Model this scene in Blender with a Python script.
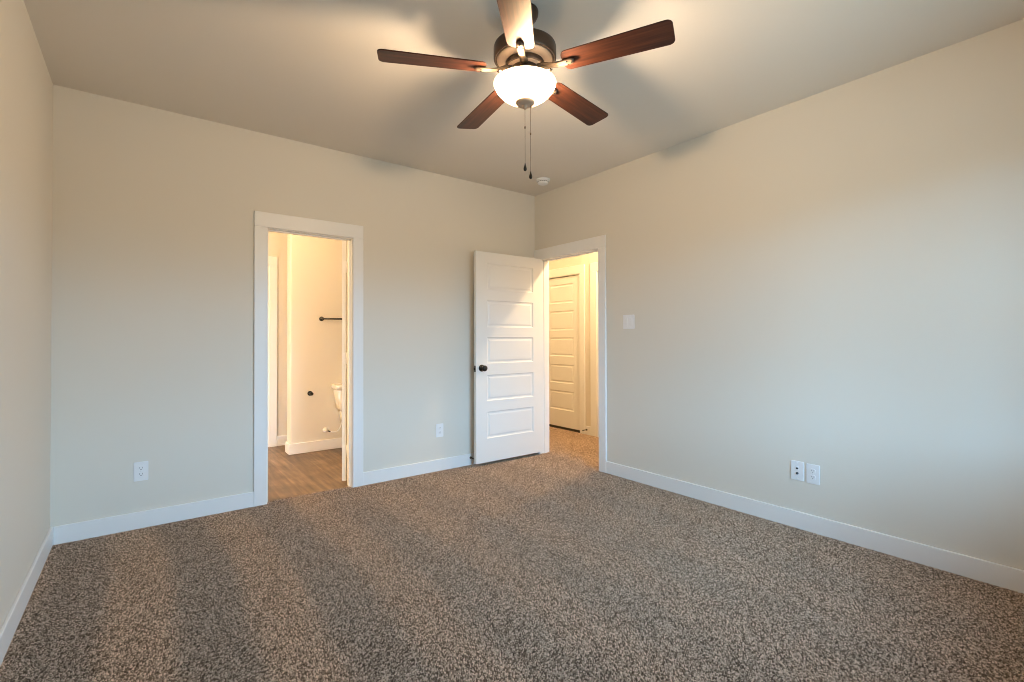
import bpy, bmesh, math, random
import numpy as np
from mathutils import Vector, Matrix

scene = bpy.context.scene
for _o in list(bpy.data.objects):
    bpy.data.objects.remove(_o)
COL = scene.collection
PI = math.pi

# ------------------------------------------------------------------ camera
W = 3.7705          # room width (left wall x=0, right wall x=W), back wall y=0
H = 2.743          # ceiling height
REAR = -4.43       # wall with the window, behind the camera
T = 0.106          # partition thickness
F_PX, CY_PX = 480.966, 333.294
cam = bpy.data.cameras.new('camera')
cam.sensor_fit = 'HORIZONTAL'
cam.sensor_width = 36.0
cam.lens = F_PX / 1024 * 36.0
cam.shift_y = -(341.0 - CY_PX) / 1024.0
cam.clip_start = 0.02
cam_ob = bpy.data.objects.new('camera', cam)
COL.objects.link(cam_ob)
yaw, pitch, roll = 0.65557, 0.00961, -0.00234
_s, _c = math.sin(yaw), math.cos(yaw)
fwd = Vector((_s * math.cos(pitch), _c * math.cos(pitch), math.sin(pitch)))
rgt = Vector((_c, -_s, 0))
upv = rgt.cross(fwd)
r2 = rgt * math.cos(roll) + upv * math.sin(roll)
u2 = -rgt * math.sin(roll) + upv * math.cos(roll)
mw = Matrix((( r2.x, u2.x, -fwd.x, 0.42869), (r2.y, u2.y, -fwd.y, -3.94086), (r2.z, u2.z, -fwd.z, 1.21994), (0, 0, 0, 1)))
cam_ob.matrix_world = mw
scene.camera = cam_ob

# ------------------------------------------------------------------ view + world + lights
scene.view_settings.view_transform = 'Standard'
scene.view_settings.look = 'None'
scene.view_settings.gamma = 1.0
scene.view_settings.use_curve_mapping = False
scene.view_settings.exposure = 0.0
try:
    scene.cycles.max_bounces = 10
    scene.cycles.diffuse_bounces = 6
    scene.cycles.caustics_reflective = False
    scene.cycles.caustics_refractive = False
    scene.cycles.sample_clamp_indirect = 4.0
    scene.cycles.use_denoising = True
    scene.cycles.pixel_filter_type = 'BLACKMAN_HARRIS'
    scene.cycles.filter_width = 0.95
except Exception:
    pass

SKY = 24.0
DAY = (0.47, 0.86, 1.30)
world = bpy.data.worlds.new('daylight')
scene.world = world
world.use_nodes = True
nt = world.node_tree
nt.nodes.clear()
wo = nt.nodes.new('ShaderNodeOutputWorld')
bg = nt.nodes.new('ShaderNodeBackground')
tc = nt.nodes.new('ShaderNodeTexCoord')
sx = nt.nodes.new('ShaderNodeSeparateXYZ')
rp = nt.nodes.new('ShaderNodeValToRGB')
nt.links.new(tc.outputs['Generated'], sx.inputs[0])
mr = nt.nodes.new('ShaderNodeMapRange')
mr.inputs['From Min'].default_value = -1
mr.inputs['From Max'].default_value = 1
nt.links.new(sx.outputs['Z'], mr.inputs['Value'])
nt.links.new(mr.outputs['Result'], rp.inputs['Fac'])
e = rp.color_ramp.elements
e[0].position = 0.0; e[0].color = (0.16, 0.225, 0.27, 1)
e[1].position = 1.0; e[1].color = (DAY[0] * .5, DAY[1] * .52, DAY[2] * .55, 1)
k = e.new(0.34); k.color = (0.15, 0.21, 0.25, 1)
k = e.new(0.45); k.color = (0.09, 0.11, 0.12, 1)
k = e.new(0.51); k.color = (0.13, 0.15, 0.15, 1)
k = e.new(0.56); k.color = (DAY[0], DAY[1], DAY[2], 1)
k = e.new(0.68); k.color = (DAY[0], DAY[1], DAY[2], 1)
k = e.new(0.80); k.color = (DAY[0] * .55, DAY[1] * .57, DAY[2] * .6, 1)
nt.links.new(rp.outputs['Color'], bg.inputs['Color'])
bg.inputs['Strength'].default_value = SKY
nt.links.new(bg.outputs[0], wo.inputs[0])

WX0, WX1, WZ0, WZ1 = 1.45, 3.25, 0.75, 2.25     # rear window opening
pl = bpy.data.lights.new('window_daylight_portal', 'AREA')
pl.shape = 'RECTANGLE'
pl.size = WX1 - WX0
pl.size_y = WZ1 - WZ0
pl.cycles.is_portal = True
plo = bpy.data.objects.new('window_daylight_portal', pl)
COL.objects.link(plo)
plo.location = ((WX0 + WX1) / 2, REAR - 0.13, (WZ0 + WZ1) / 2)
plo.rotation_euler = (PI / 2, 0, 0)        # faces +y, into the room

FAN = Vector((1.836, -2.214, H))
LAMP_COL = (1.0, 0.73, 0.475)
WARM = (1.0, 0.68, 0.35)
BULB_W = 83.0
BOWL_E = 6.0
BATH_W = 285.0
HALL_W = 88.0


def point(name, loc, watts, col, rad, parent=None):
    l = bpy.data.lights.new(name, 'POINT')
    l.energy = watts
    l.color = col
    l.shadow_soft_size = rad
    o = bpy.data.objects.new(name, l)
    COL.objects.link(o)
    o.location = loc
    if parent:
        o.parent = parent
    return o


# ------------------------------------------------------------------ materials
def newmat(name):
    m = bpy.data.materials.new(name)
    m.use_nodes = True
    n = m.node_tree.nodes
    return m, m.node_tree, n['Principled BSDF']


def lin(c):
    return (c[0], c[1], c[2], 1.0)


def plain(name, col, rough=0.5, metal=0.0, spec=0.5, bump=0.0, bscale=200.0, coat=0.0):
    m, t, b = newmat(name)
    b.inputs['Base Color'].default_value = lin(col)
    b.inputs['Roughness'].default_value = rough
    b.inputs['Metallic'].default_value = metal
    b.inputs['Specular IOR Level'].default_value = spec
    b.inputs['Coat Weight'].default_value = coat
    tcx = t.nodes.new('ShaderNodeTexCoord')
    nz = t.nodes.new('ShaderNodeTexNoise')
    nz.inputs['Scale'].default_value = bscale
    nz.inputs['Detail'].default_value = 3
    t.links.new(tcx.outputs['Object'], nz.inputs['Vector'])
    if bump > 0:
        bp = t.nodes.new('ShaderNodeBump')
        bp.inputs['Strength'].default_value = bump
        bp.inputs['Distance'].default_value = 0.002
        t.links.new(nz.outputs['Fac'], bp.inputs['Height'])
        t.links.new(bp.outputs['Normal'], b.inputs['Normal'])
    else:
        mrr = t.nodes.new('ShaderNodeMapRange')
        mrr.inputs['To Min'].default_value = max(0.02, rough - 0.03)
        mrr.inputs['To Max'].default_value = min(1, rough + 0.03)
        t.links.new(nz.outputs['Fac'], mrr.inputs['Value'])
        t.links.new(mrr.outputs['Result'], b.inputs['Roughness'])
    return m


M = {}
M['wall'] = plain('cream_wall_paint', (0.77, 0.732, 0.655), 0.62, spec=0.3, bump=0.12, bscale=160)
M['ceiling'] = plain('cream_ceiling_paint', (0.76, 0.715, 0.645), 0.9, spec=0.15, bump=0.2, bscale=140)
M['trim'] = plain('white_trim_paint', (0.88, 0.88, 0.875), 0.35, spec=0.45)
M['door'] = plain('white_door_paint', (0.86, 0.86, 0.85), 0.38, spec=0.45)
M['plastic'] = plain('white_plastic', (0.87, 0.875, 0.89), 0.32)
M['slot'] = plain('dark_slot', (0.04, 0.045, 0.05), 0.6)
M['black'] = plain('matte_black_metal', (0.012, 0.011, 0.010), 0.38, metal=0.3)
M['porcelain'] = plain('white_porcelain', (0.84, 0.83, 0.80), 0.12, coat=0.4)
M['chrome'] = plain('chrome', (0.75, 0.75, 0.75), 0.15, metal=1.0)
M['bronze'] = plain('oil_rubbed_bronze', (0.085, 0.058, 0.042), 0.36, metal=0.75)
M['bronze_flat'] = plain('brushed_bronze', (0.20, 0.14, 0.095), 0.5, metal=0.4)
M['bronze_lit'] = plain('lit_brushed_bronze', (0.56, 0.41, 0.30), 0.55, metal=0.25)  # paler copy of the bronze: lamp light on plate and finial put into colour
M['gap_shade'] = plain('dark_gap_shade', (0.05, 0.045, 0.04), 0.9)  # near-black that paints the shade under the closed hall door
M['vinyl_frame'] = plain('white_vinyl_frame', (0.8, 0.8, 0.8), 0.4)


YARN = [(0.0, (0.104, 0.070, 0.048)), (0.28, (0.222, 0.156, 0.112)), (0.62, (0.515, 0.380, 0.285)), (1.0, (0.870, 0.675, 0.520))]


def carpet_mat(name, from_tufts):
    """speckled yarn: each tuft has one of a range of browns (its 'yarn' attribute, or a cell pattern where it is flat)."""
    m, t, b = newmat(name)
    L = t.links.new
    N = t.nodes.new
    rp = N('ShaderNodeValToRGB')
    e = rp.color_ramp.elements
    e[0].position = YARN[0][0]; e[0].color = lin(YARN[0][1])
    e[1].position = YARN[3][0]; e[1].color = lin(YARN[3][1])
    for p_, c_ in YARN[1:3]:
        k = e.new(p_); k.color = lin(c_)
    if from_tufts:
        at = N('ShaderNodeAttribute'); at.attribute_name = 'yarn'
        L(at.outputs['Fac'], rp.inputs['Fac'])
    else:
        tcx = N('ShaderNodeTexCoord')
        vo = N('ShaderNodeTexVoronoi'); vo.inputs['Scale'].default_value = 118
        L(tcx.outputs['Object'], vo.inputs['Vector'])
        sc = N('ShaderNodeSeparateColor')
        L(vo.outputs['Color'], sc.inputs[0])
        L(sc.outputs[0], rp.inputs['Fac'])
    if from_tufts:
        cb_ = N('ShaderNodeAttribute'); cb_.attribute_name = 'lane_shade'  # scales the yarn colour: light and shade of leaning pile, painted in
        vm = N('ShaderNodeVectorMath'); vm.operation = 'SCALE'
        L(rp.outputs['Color'], vm.inputs[0]); L(cb_.outputs['Fac'], vm.inputs['Scale'])
        L(vm.outputs[0], b.inputs['Base Color'])
    else:
        L(rp.outputs['Color'], b.inputs['Base Color'])
    b.inputs['Roughness'].default_value = 1.0
    b.inputs['Specular IOR Level'].default_value = 0.03
    return m


def plank_mat():
    m, t, b = newmat('wood_look_plank')
    L = t.links.new
    N = t.nodes.new
    tcx = N('ShaderNodeTexCoord')
    mp = N('ShaderNodeMapping'); mp.inputs['Rotation'].default_value = (0, 0, PI / 2)
    L(tcx.outputs['Object'], mp.inputs['Vector'])
    br = N('ShaderNodeTexBrick')
    br.inputs['Color1'].default_value = (0.075, 0.044, 0.026, 1)
    br.inputs['Color2'].default_value = (0.205, 0.135, 0.085, 1)
    br.inputs['Mortar'].default_value = (0.10, 0.06, 0.035, 1)
    br.inputs['Scale'].default_value = 1.0
    br.inputs['Brick Width'].default_value = 1.1
    br.inputs['Row Height'].default_value = 0.16
    br.inputs['Mortar Size'].default_value = 0.0015
    br.offset = 0.37
    L(mp.outputs[0], br.inputs['Vector'])
    mp2 = N('ShaderNodeMapping'); mp2.inputs['Scale'].default_value = (18, 1.6, 1)
    L(tcx.outputs['Object'], mp2.inputs['Vector'])
    nz = N('ShaderNodeTexNoise'); nz.inputs['Scale'].default_value = 1.6; nz.inputs['Detail'].default_value = 5
    L(mp2.outputs[0], nz.inputs['Vector'])
    ma = N('ShaderNodeMath'); ma.operation = 'MULTIPLY_ADD'
    L(nz.outputs['Fac'], ma.inputs[0]); ma.inputs[1].default_value = 2.2; ma.inputs[2].default_value = -0.15
    n2 = N('ShaderNodeTexNoise'); n2.inputs['Scale'].default_value = 5.0; n2.inputs['Detail'].default_value = 3
    L(tcx.outputs['Object'], n2.inputs['Vector'])
    m2 = N('ShaderNodeMath'); m2.operation = 'MULTIPLY_ADD'
    L(n2.outputs['Fac'], m2.inputs[0]); m2.inputs[1].default_value = 1.6; m2.inputs[2].default_value = 0.25
    m3 = N('ShaderNodeMath'); m3.operation = 'MULTIPLY'
    L(ma.outputs[0], m3.inputs[0]); L(m2.outputs[0], m3.inputs[1])
    sc = N('ShaderNodeVectorMath'); sc.operation = 'SCALE'
    L(br.outputs['Color'], sc.inputs[0]); L(m3.outputs[0], sc.inputs['Scale'])
    L(sc.outputs[0], b.inputs['Base Color'])
    b.inputs['Roughness'].default_value = 0.42
    return m


def blade_mat():
    m, t, b = newmat('cherry_blade_wood')
    L = t.links.new
    N = t.nodes.new
    tcx = N('ShaderNodeTexCoord')
    mp = N('ShaderNodeMapping'); mp.inputs['Scale'].default_value = (2.0, 34, 34)
    L(tcx.outputs['Object'], mp.inputs['Vector'])
    nz = N('ShaderNodeTexNoise'); nz.inputs['Scale'].default_value = 2.0; nz.inputs['Detail'].default_value = 6
    L(mp.outputs[0], nz.inputs['Vector'])
    rp = N('ShaderNodeValToRGB')
    e = rp.color_ramp.elements
    e[0].position = 0.30; e[0].color = (0.026, 0.0085, 0.005, 1)
    e[1].position = 0.75; e[1].color = (0.095, 0.029, 0.013, 1)
    L(nz.outputs['Fac'], rp.inputs['Fac'])
    L(rp.outputs['Color'], b.inputs['Base Color'])
    b.inputs['Roughness'].default_value = 0.42
    b.inputs['Specular IOR Level'].default_value = 0.35
    return m


def bowl_mat():
    m, t, b = newmat('frosted_lit_glass')
    b.inputs['Base Color'].default_value = (0.9, 0.86, 0.78, 1)
    b.inputs['Roughness'].default_value = 0.3
    b.inputs['Emission Color'].default_value = (1.0, 0.80, 0.55, 1)
    b.inputs['Emission Strength'].default_value = BOWL_E
    N = t.nodes.new
    tcx = N('ShaderNodeTexCoord')
    nz = N('ShaderNodeTexNoise'); nz.inputs['Scale'].default_value = 9; nz.inputs['Detail'].default_value = 3
    nz.inputs['Distortion'].default_value = 1.2
    t.links.new(tcx.outputs['Object'], nz.inputs['Vector'])
    mrr = N('ShaderNodeMapRange')
    mrr.inputs['To Min'].default_value = BOWL_E * 0.8
    mrr.inputs['To Max'].default_value = BOWL_E * 1.2
    t.links.new(nz.outputs['Fac'], mrr.inputs['Value'])
    t.links.new(mrr.outputs['Result'], b.inputs['Emission Strength'])
    tr = N('ShaderNodeBsdfTransparent'); tr.inputs[0].default_value = (1.0, 0.95, 0.86, 1)
    mx = N('ShaderNodeMixShader'); mx.inputs[0].default_value = 0.45
    t.links.new(tr.outputs[0], mx.inputs[1])
    t.links.new(b.outputs[0], mx.inputs[2])
    t.links.new(mx.outputs[0], t.nodes['Material Output'].inputs[0])
    return m


def pane_mat():
    m, t, b = newmat('window_glass')
    t.nodes.remove(b)
    out = t.nodes['Material Output']
    tr = t.nodes.new('ShaderNodeBsdfTransparent'); tr.inputs[0].default_value = (0.93, 0.95, 0.94, 1)
    gl = t.nodes.new('ShaderNodeBsdfGlossy'); gl.inputs['Roughness'].default_value = 0.02
    fr = t.nodes.new('ShaderNodeFresnel'); fr.inputs['IOR'].default_value = 1.25
    mx = t.nodes.new('ShaderNodeMixShader')
    t.links.new(fr.outputs[0], mx.inputs[0])
    t.links.new(tr.outputs[0], mx.inputs[1])
    t.links.new(gl.outputs[0], mx.inputs[2])
    t.links.new(mx.outputs[0], out.inputs[0])
    return m


def lens_mat():
    m, t, b = newmat('lit_lamp_diffuser')
    b.inputs['Base Color'].default_value = (0.9, 0.87, 0.8, 1)
    b.inputs['Emission Color'].default_value = (1, .78, .5, 1)
    b.inputs['Emission Strength'].default_value = 3
    return m


M['carpet'] = carpet_mat('speckled_brown_carpet', False)
M['pile'] = carpet_mat('speckled_brown_pile', True)
M['plank'] = plank_mat()
M['blade'] = blade_mat()
M['bowl'] = bowl_mat()
M['pane'] = pane_mat()
M['lens'] = lens_mat()
def bulb_mat():
    m, t, b = newmat('lit_bulb_glass')
    b.inputs['Base Color'].default_value = (0.9, 0.88, 0.85, 1)
    b.inputs['Emission Color'].default_value = (1, .8, .55, 1)
    b.inputs['Emission Strength'].default_value = 20
    tr = t.nodes.new('ShaderNodeBsdfTransparent')
    mx = t.nodes.new('ShaderNodeMixShader'); mx.inputs[0].default_value = 0.15
    t.links.new(tr.outputs[0], mx.inputs[1]); t.links.new(b.outputs[0], mx.inputs[2])
    t.links.new(mx.outputs[0], t.nodes['Material Output'].inputs[0])
    return m
M['bulb'] = bulb_mat()


# ------------------------------------------------------------------ mesh helpers
def BM():
    return bmesh.new()


def box(bm, x0, x1, y0, y1, z0, z1, bev=0.0, seg=1):
    t = bmesh.new()
    bmesh.ops.create_cube(t, size=1.0)
    for v in t.verts:
        v.co = Vector(((x0 + x1) / 2 + v.co.x * (x1 - x0), (y0 + y1) / 2 + v.co.y * (y1 - y0), (z0 + z1) / 2 + v.co.z * (z1 - z0)))
    if bev > 0:
        bmesh.ops.bevel(t, geom=list(t.edges), offset=bev, segments=seg, affect='EDGES', profile=0.6)
    merge(bm, t)


def merge(bm, t, mat=None):
    if mat is not None:
        bmesh.ops.transform(t, matrix=mat, verts=t.verts)
    mp = {}
    for v in t.verts:
        mp[v] = bm.verts.new(v.co)
    for f in t.faces:
        try:
            nf = bm.faces.new([mp[v] for v in f.verts])
            nf.smooth = f.smooth
        except ValueError:
            pass
    t.free()


def lathe(bm, prof, n=48, mat=None, cap=True):
    """prof: list of (r, z) from first to last; revolved about z."""
    t = bmesh.new()
    rings = []
    for r, z in prof:
        if r < 1e-6:
            rings.append([t.verts.new((0, 0, z))])
        else:
            rings.append([t.verts.new((r * math.cos(2 * PI * i / n), r * math.sin(2 * PI * i / n), z)) for i in range(n)])
    for a, b in zip(rings, rings[1:]):
        for i in range(n):
            j = (i + 1) % n
            if len(a) == 1 and len(b) == 1:
                continue
            if len(a) == 1:
                f = t.faces.new((a[0], b[i], b[j]))
            elif len(b) == 1:
                f = t.faces.new((a[i], a[j], b[0]))
            else:
                f = t.faces.new((a[i], a[j], b[j], b[i]))
            f.smooth = True
    if cap:
        for rg in (rings[0], rings[-1]):
            if len(rg) > 1:
                t.faces.new(rg)
    bmesh.ops.recalc_face_normals(t, faces=t.faces)
    merge(bm, t, mat)


def tube(bm, pts, r, n=10, radii=None):
    """a round bar swept through pts, capped."""
    pts = [Vector(p) for p in pts]
    t = bmesh.new()
    rings = []
    prev = None
    for i, p in enumerate(pts):
        d = (pts[min(i + 1, len(pts) - 1)] - pts[max(i - 1, 0)]).normalized()
        if prev is None:
            a = d.orthogonal().normalized()
        else:
            a = (prev - d * prev.dot(d)).normalized()
        prev = a
        b = d.cross(a)
        rr = radii[i] if radii else r
        rings.append([t.verts.new(p + (a * math.cos(2 * PI * k / n) + b * math.sin(2 * PI * k / n)) * rr) for k in range(n)])
    for A, B in zip(rings, rings[1:]):
        for k in range(n):
            j = (k + 1) % n
            f = t.faces.new((A[k], A[j], B[j], B[k]))
            f.smooth = True
    t.faces.new(rings[0]); t.faces.new(rings[-1])
    bmesh.ops.recalc_face_normals(t, faces=t.faces)
    merge(bm, t)


def prism(bm, outline, z0, z1, mat=None, bev=0.0):
    t = bmesh.new()
    lo = [t.verts.new((x, y, z0)) for x, y in outline]
    hi = [t.verts.new((x, y, z1)) for x, y in outline]
    n = len(outline)
    t.faces.new(lo); t.faces.new(hi)
    for i in range(n):
        j = (i + 1) % n
        t.faces.new((lo[i], lo[j], hi[j], hi[i]))
    bmesh.ops.recalc_face_normals(t, faces=t.faces)
    if bev > 0:
        ed = [e for e in t.edges if abs(e.verts[0].co.z - e.verts[1].co.z) < 1e-9]
        bmesh.ops.bevel(t, geom=ed, offset=bev, segments=2, affect='EDGES')
    merge(bm, t, mat)


def roundrect(x0, x1, y0, y1, r, n=5):
    o = []
    for cx, cy, a0 in ((x1 - r, y1 - r, 0), (x0 + r, y1 - r, PI / 2), (x0 + r, y0 + r, PI), (x1 - r, y0 + r, 1.5 * PI)):
        for i in range(n + 1):
            a = a0 + PI / 2 * i / n
            o.append((cx + r * math.cos(a), cy + r * math.sin(a)))
    return o


def obj(name, bm, mat, parent=None, loc=None, rot=None, recalc=True):
    if recalc:
        bmesh.ops.recalc_face_normals(bm, faces=bm.faces)
    me = bpy.data.meshes.new(name)
    bm.to_mesh(me)
    bm.free()
    me.materials.append(M[mat])
    o = bpy.data.objects.new(name, me)
    COL.objects.link(o)
    if parent is not None:
        o.parent = parent
    if loc is not None:
        o.location = loc
    if rot is not None:
        o.rotation_euler = rot
    return o


def empty(name, loc, rot=(0, 0, 0)):
    o = bpy.data.objects.new(name, None)
    o.empty_display_size = 0.1
    COL.objects.link(o)
    o.location = loc
    o.rotation_euler = rot
    return o


def tag(o, label=None, cat=None, group=None, kind=None):
    if label: o['label'] = label
    if cat: o['category'] = cat
    if group: o['group'] = group
    if kind: o['kind'] = kind
    return o


def struct(name, bm, mat, label=None, cat=None):
    return tag(obj(name, bm, mat), label, cat, kind='structure')


def slab_with_holes(bm, axis, a0, a1, t0, t1, holes, z1=H):
    """a wall running along `axis` from a0 to a1, thickness t0..t1; holes (h0,h1,z0,z1)."""
    def put(p0, p1, q0, q1):
        if p1 - p0 < 1e-6 or q1 - q0 < 1e-6:
            return
        if axis == 'x':
            box(bm, p0, p1, t0, t1, q0, q1)
        else:
            box(bm, t0, t1, p0, p1, q0, q1)
    cur = a0
    for h0, h1, z0, zt in sorted(holes):
        put(cur, h0, -0.03, z1)
        if z0 > 0.01:
            put(h0, h1, -0.03, z0)
        put(h0, h1, zt, z1)
        cur = h1
    put(cur, a1, -0.03, z1)


# ------------------------------------------------------------------ the setting
BX0, BX1 = 1.168, 1.796      # bathroom doorway (finished opening)
HY0, HY1 = -0.912, -0.095    # hall doorway
DH = 2.040                   # doorway height
JT = 0.018                   # jamb board thickness
HX0, HX1 = W + T, 4.895      # hall
BYF = 2.060                  # bathroom far wall
BATH_L, BATH_R = -0.30, 3.02

PILE = 0.008
# carpet runs through the hall doorway and stops in the bathroom doorway
fb = BM()
def quad(bm, x0, x1, y0, y1, z):
    bm.faces.new([bm.verts.new(v) for v in ((x0, y0, z), (x1, y0, z), (x1, y1, z), (x0, y1, z))])
box(fb, -0.05, W + 0.001, REAR - 0.05, 0.001, -0.06, -PILE)
box(fb, W, HX1 + 0.05, -2.45, 3.05, -0.06, -PILE)
box(fb, BX0 - JT, BX1 + JT, 0.0, 0.045, -0.06, -PILE)
struct('floor', fb, 'carpet', 'speckled brown carpet with faint vacuum lanes', 'floor')


def carpet_pile():
    """cut pile: one small leaning tuft per knot, combed to and fro in vacuum lanes along y."""
    rng = np.random.default_rng(11)
    st = 0.0054
    zones = [(0.004, W - 0.004, REAR + 0.004, -0.004), (W - 0.004, HX1 - 0.004, -1.3, 1.4), (BX0, BX1, -0.004, 0.045), (W - 0.004, W + T, HY0, HY1)]
    P = []
    for i, (x0, x1, y0, y1) in enumerate(zones[:3]):
        gx, gy = np.meshgrid(np.arange(x0 + st / 2, x1, st), np.arange(y0 + st / 2, y1, st))
        q = np.stack([gx.ravel(), gy.ravel()], 1)
        if i == 1:      # the strip inside the wall only shows within the doorway
            q = q[(q[:, 0] > W + T + 0.004) | ((q[:, 1] > HY0) & (q[:, 1] < HY1))]
        P.append(q)
    P = np.concatenate(P)
    P += rng.uniform(-0.42, 0.42, P.shape) * st
    rel = P - np.array([0.42869, -3.94086])
    P = P[(rel[:, 0] * _s + rel[:, 1] * _c) > 0.9]        # nothing of the carpet shows nearer than this
    n = len(P)
    # lanes
    x = P[:, 0] + 0.02 * np.sin(P[:, 1] * 1.7 + 0.6) + 0.012 * np.sin(P[:, 1] * 4.1 + P[:, 0] * 3)
    lane = np.tanh(3.2 * np.sin(2 * np.pi * (x - 0.41) / 0.51 + np.pi / 2))
    amp = np.interp(P[:, 0], [0, 0.9, 1.7, 3.8], [1.0, 0.95, 0.4, 0.25])
    lean = lane * amp * 0.0042
    lx = rng.normal(0, 0.0012, n)
    ly = lean + rng.normal(0, 0.0012, n)
    rad = rng.uniform(0.0031, 0.0042, n)
    ang = rng.uniform(0, 2 * np.pi, n)
    hh = PILE * rng.uniform(0.80, 1.12, n)
    V = np.zeros((n, 7, 3), np.float32)
    for k in range(3):
        a = ang + k * 2 * np.pi / 3
        V[:, k, 0] = P[:, 0] + rad * 0.8 * np.cos(a); V[:, k, 1] = P[:, 1] + rad * 0.8 * np.sin(a); V[:, k, 2] = -PILE
        V[:, 3 + k, 0] = P[:, 0] + rad * np.cos(a) + lx * 0.75; V[:, 3 + k, 1] = P[:, 1] + rad * np.sin(a) + ly * 0.75; V[:, 3 + k, 2] = -PILE + hh * 0.72
    V[:, 6, 0] = P[:, 0] + lx; V[:, 6, 1] = P[:, 1] + ly; V[:, 6, 2] = -PILE + hh
    base = np.arange(n, dtype=np.int32)[:, None] * 7
    quads = np.array([[k, (k + 1) % 3, 3 + (k + 1) % 3, 3 + k] for k in range(3)], np.int32).ravel()
    tris = np.array([[3 + k, 3 + (k + 1) % 3, 6] for k in range(3)], np.int32).ravel()
    loops = np.concatenate([base + quads[None], base + tris[None]], 1).ravel()
    per = np.array([4] * 3 + [3] * 3, np.int32)
    tot = np.tile(per, n)
    start = np.concatenate([[0], np.cumsum(tot)[:-1]]).astype(np.int32)
    me = bpy.data.meshes.new('carpet_pile')
    me.vertices.add(n * 7); me.vertices.foreach_set('co', V.ravel())
    me.loops.add(len(loops)); me.loops.foreach_set('vertex_index', loops)
    me.polygons.add(n * 6); me.polygons.foreach_set('loop_start', start); me.polygons.foreach_set('loop_total', tot)
    me.polygons.foreach_set('use_smooth', np.ones(n * 6, bool))
    at = me.attributes.new('yarn', 'FLOAT', 'POINT')
    at.data.foreach_set('value', np.repeat(rng.uniform(0, 1, n).astype(np.float32), 7))
    at = me.attributes.new('lane_shade', 'FLOAT', 'POINT')
    at.data.foreach_set('value', np.repeat((1.0 + 0.085 * lane * amp).astype(np.float32), 7))  # lanes lightened and darkened in colour, on top of the real lean
    me.update(); me.validate()
    me.materials.append(M['pile'])
    o = bpy.data.objects.new('carpet_pile', me)
    COL.objects.link(o)
    tag(o, 'speckled brown cut pile covering the bedroom and hall floor in vacuum lanes', 'carpet', kind='stuff')


carpet_pile()
bf = BM()
box(bf, BATH_L - 0.05, BATH_R + 0.05, 0.045, BYF + 0.05, -0.08, -0.008)
struct('bathroom_floor', bf, 'plank', 'brown wood plank floor seen through the bathroom doorway', 'floor')

cb = BM(); box(cb, -0.1, W + 0.05, REAR - 0.1, 0.05, H, H + 0.1)
struct('ceiling', cb, 'ceiling', 'cream painted ceiling around the fan', 'ceiling')
cb = BM(); box(cb, W + 0.05, HX1 + 0.1, -2.5, 3.1, H, H + 0.1)
struct('hall_ceiling', cb, 'ceiling', 'ceiling of the hall beyond the open door', 'ceiling')
cb = BM(); box(cb, BATH_L - 0.1, W + 0.05, 0.05, BYF + 0.1, H, H + 0.1)
struct('bathroom_ceiling', cb, 'ceiling', 'ceiling of the bathroom', 'ceiling')

wb = BM(); box(wb, -0.1, 0, REAR - 0.1, 0, -0.03, H)
struct('wall_left', wb, 'wall', 'cream wall at the left edge of the view', 'wall')
wb = BM(); slab_with_holes(wb, 'x', -0.1, W, 0, T, [(BX0 - JT, BX1 + JT, 0, DH + JT)])
struct('wall_back', wb, 'wall', 'cream wall holding the bathroom doorway', 'wall')
wb = BM(); slab_with_holes(wb, 'y', REAR - 0.1, T, W, W + T, [(HY0 - JT, HY1 + JT, 0, DH + JT)])
struct('wall_right', wb, 'wall', 'cream wall holding the hall doorway and a pair of outlets', 'wall')
wb = BM(); slab_with_holes(wb, 'x', 0, W, REAR - 0.12, REAR, [(WX0, WX1, WZ0, WZ1)])
struct('wall_rear', wb, 'wall', 'cream wall with the window', 'wall')

# bathroom walls
wb = BM(); box(wb, BATH_L - 0.1, BATH_L, T, BYF + 0.1, -0.01, H)
struct('bathroom_wall_left', wb, 'wall', 'cream wall on the left of the bathroom', 'wall')
wb = BM(); box(wb, BATH_R, BATH_R + 0.1, T, BYF + 0.1, -0.01, H)
struct('bathroom_wall_right', wb, 'wall', 'cream wall beside the toilet', 'wall')
CDX0, CDX1 = 0.85, 1.561     # closet doorway in the far bathroom wall
wb = BM(); slab_with_holes(wb, 'x', BATH_L, BATH_R, BYF, BYF + 0.1, [(CDX0 - JT, CDX1 + JT, -0.01, DH + JT)])
box(wb, BATH_L, BATH_R, BYF + 0.1, BYF + 0.14, -0.05, H)
struct('bathroom_wall_back', wb, 'wall', 'far cream wall of the bathroom with a closet door', 'wall')
WWX, WWY, WWT = 1.672, 1.530, 0.15
wb = BM()
prism(wb, roundrect(WWX, BATH_R + 0.05, WWY, WWY + WWT, 0.018, 5), -0.01, H)
ww = struct('bathroom_wall_wing', wb, 'wall', 'cream wing wall behind the toilet with a towel bar', 'wall')
for f in ww.data.polygons:
    f.use_smooth = False

# hall walls
CY0, CY1 = 0.430, 1.16       # closet doorway in the far hall wall
NY0, NY1 = -0.68, 0.126      # next doorway along, nearer
wb = BM(); slab_with_holes(wb, 'y', -2.5, 3.1, HX1, HX1 + 0.1, [(NY0 - JT, NY1 + JT, 0, DH + JT), (CY0 - JT, CY1 + JT, 0, DH + JT)])
box(wb, HX1 + 0.1, HX1 + 0.14, -2.5, 3.1, -0.05, H)
struct('hall_wall_far', wb, 'wall', 'hall wall with panelled doors facing the bedroom doorway', 'wall')
wb = BM(); box(wb, HX0 - 0.1, HX0, T, 3.1, -0.03, H)
struct('hall_wall_near', wb, 'wall', 'near wall of the hall beyond the bedroom corner', 'wall')
wb = BM(); box(wb, HX0 - 0.1, HX1 + 0.1, 3.0, 3.1, -0.03, H)
struct('hall_wall_end', wb, 'wall', 'end wall of the hall', 'wall')
wb = BM(); box(wb, HX0 - 0.1, HX1 + 0.1, -2.5, -2.4, -0.03, H)
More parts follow.
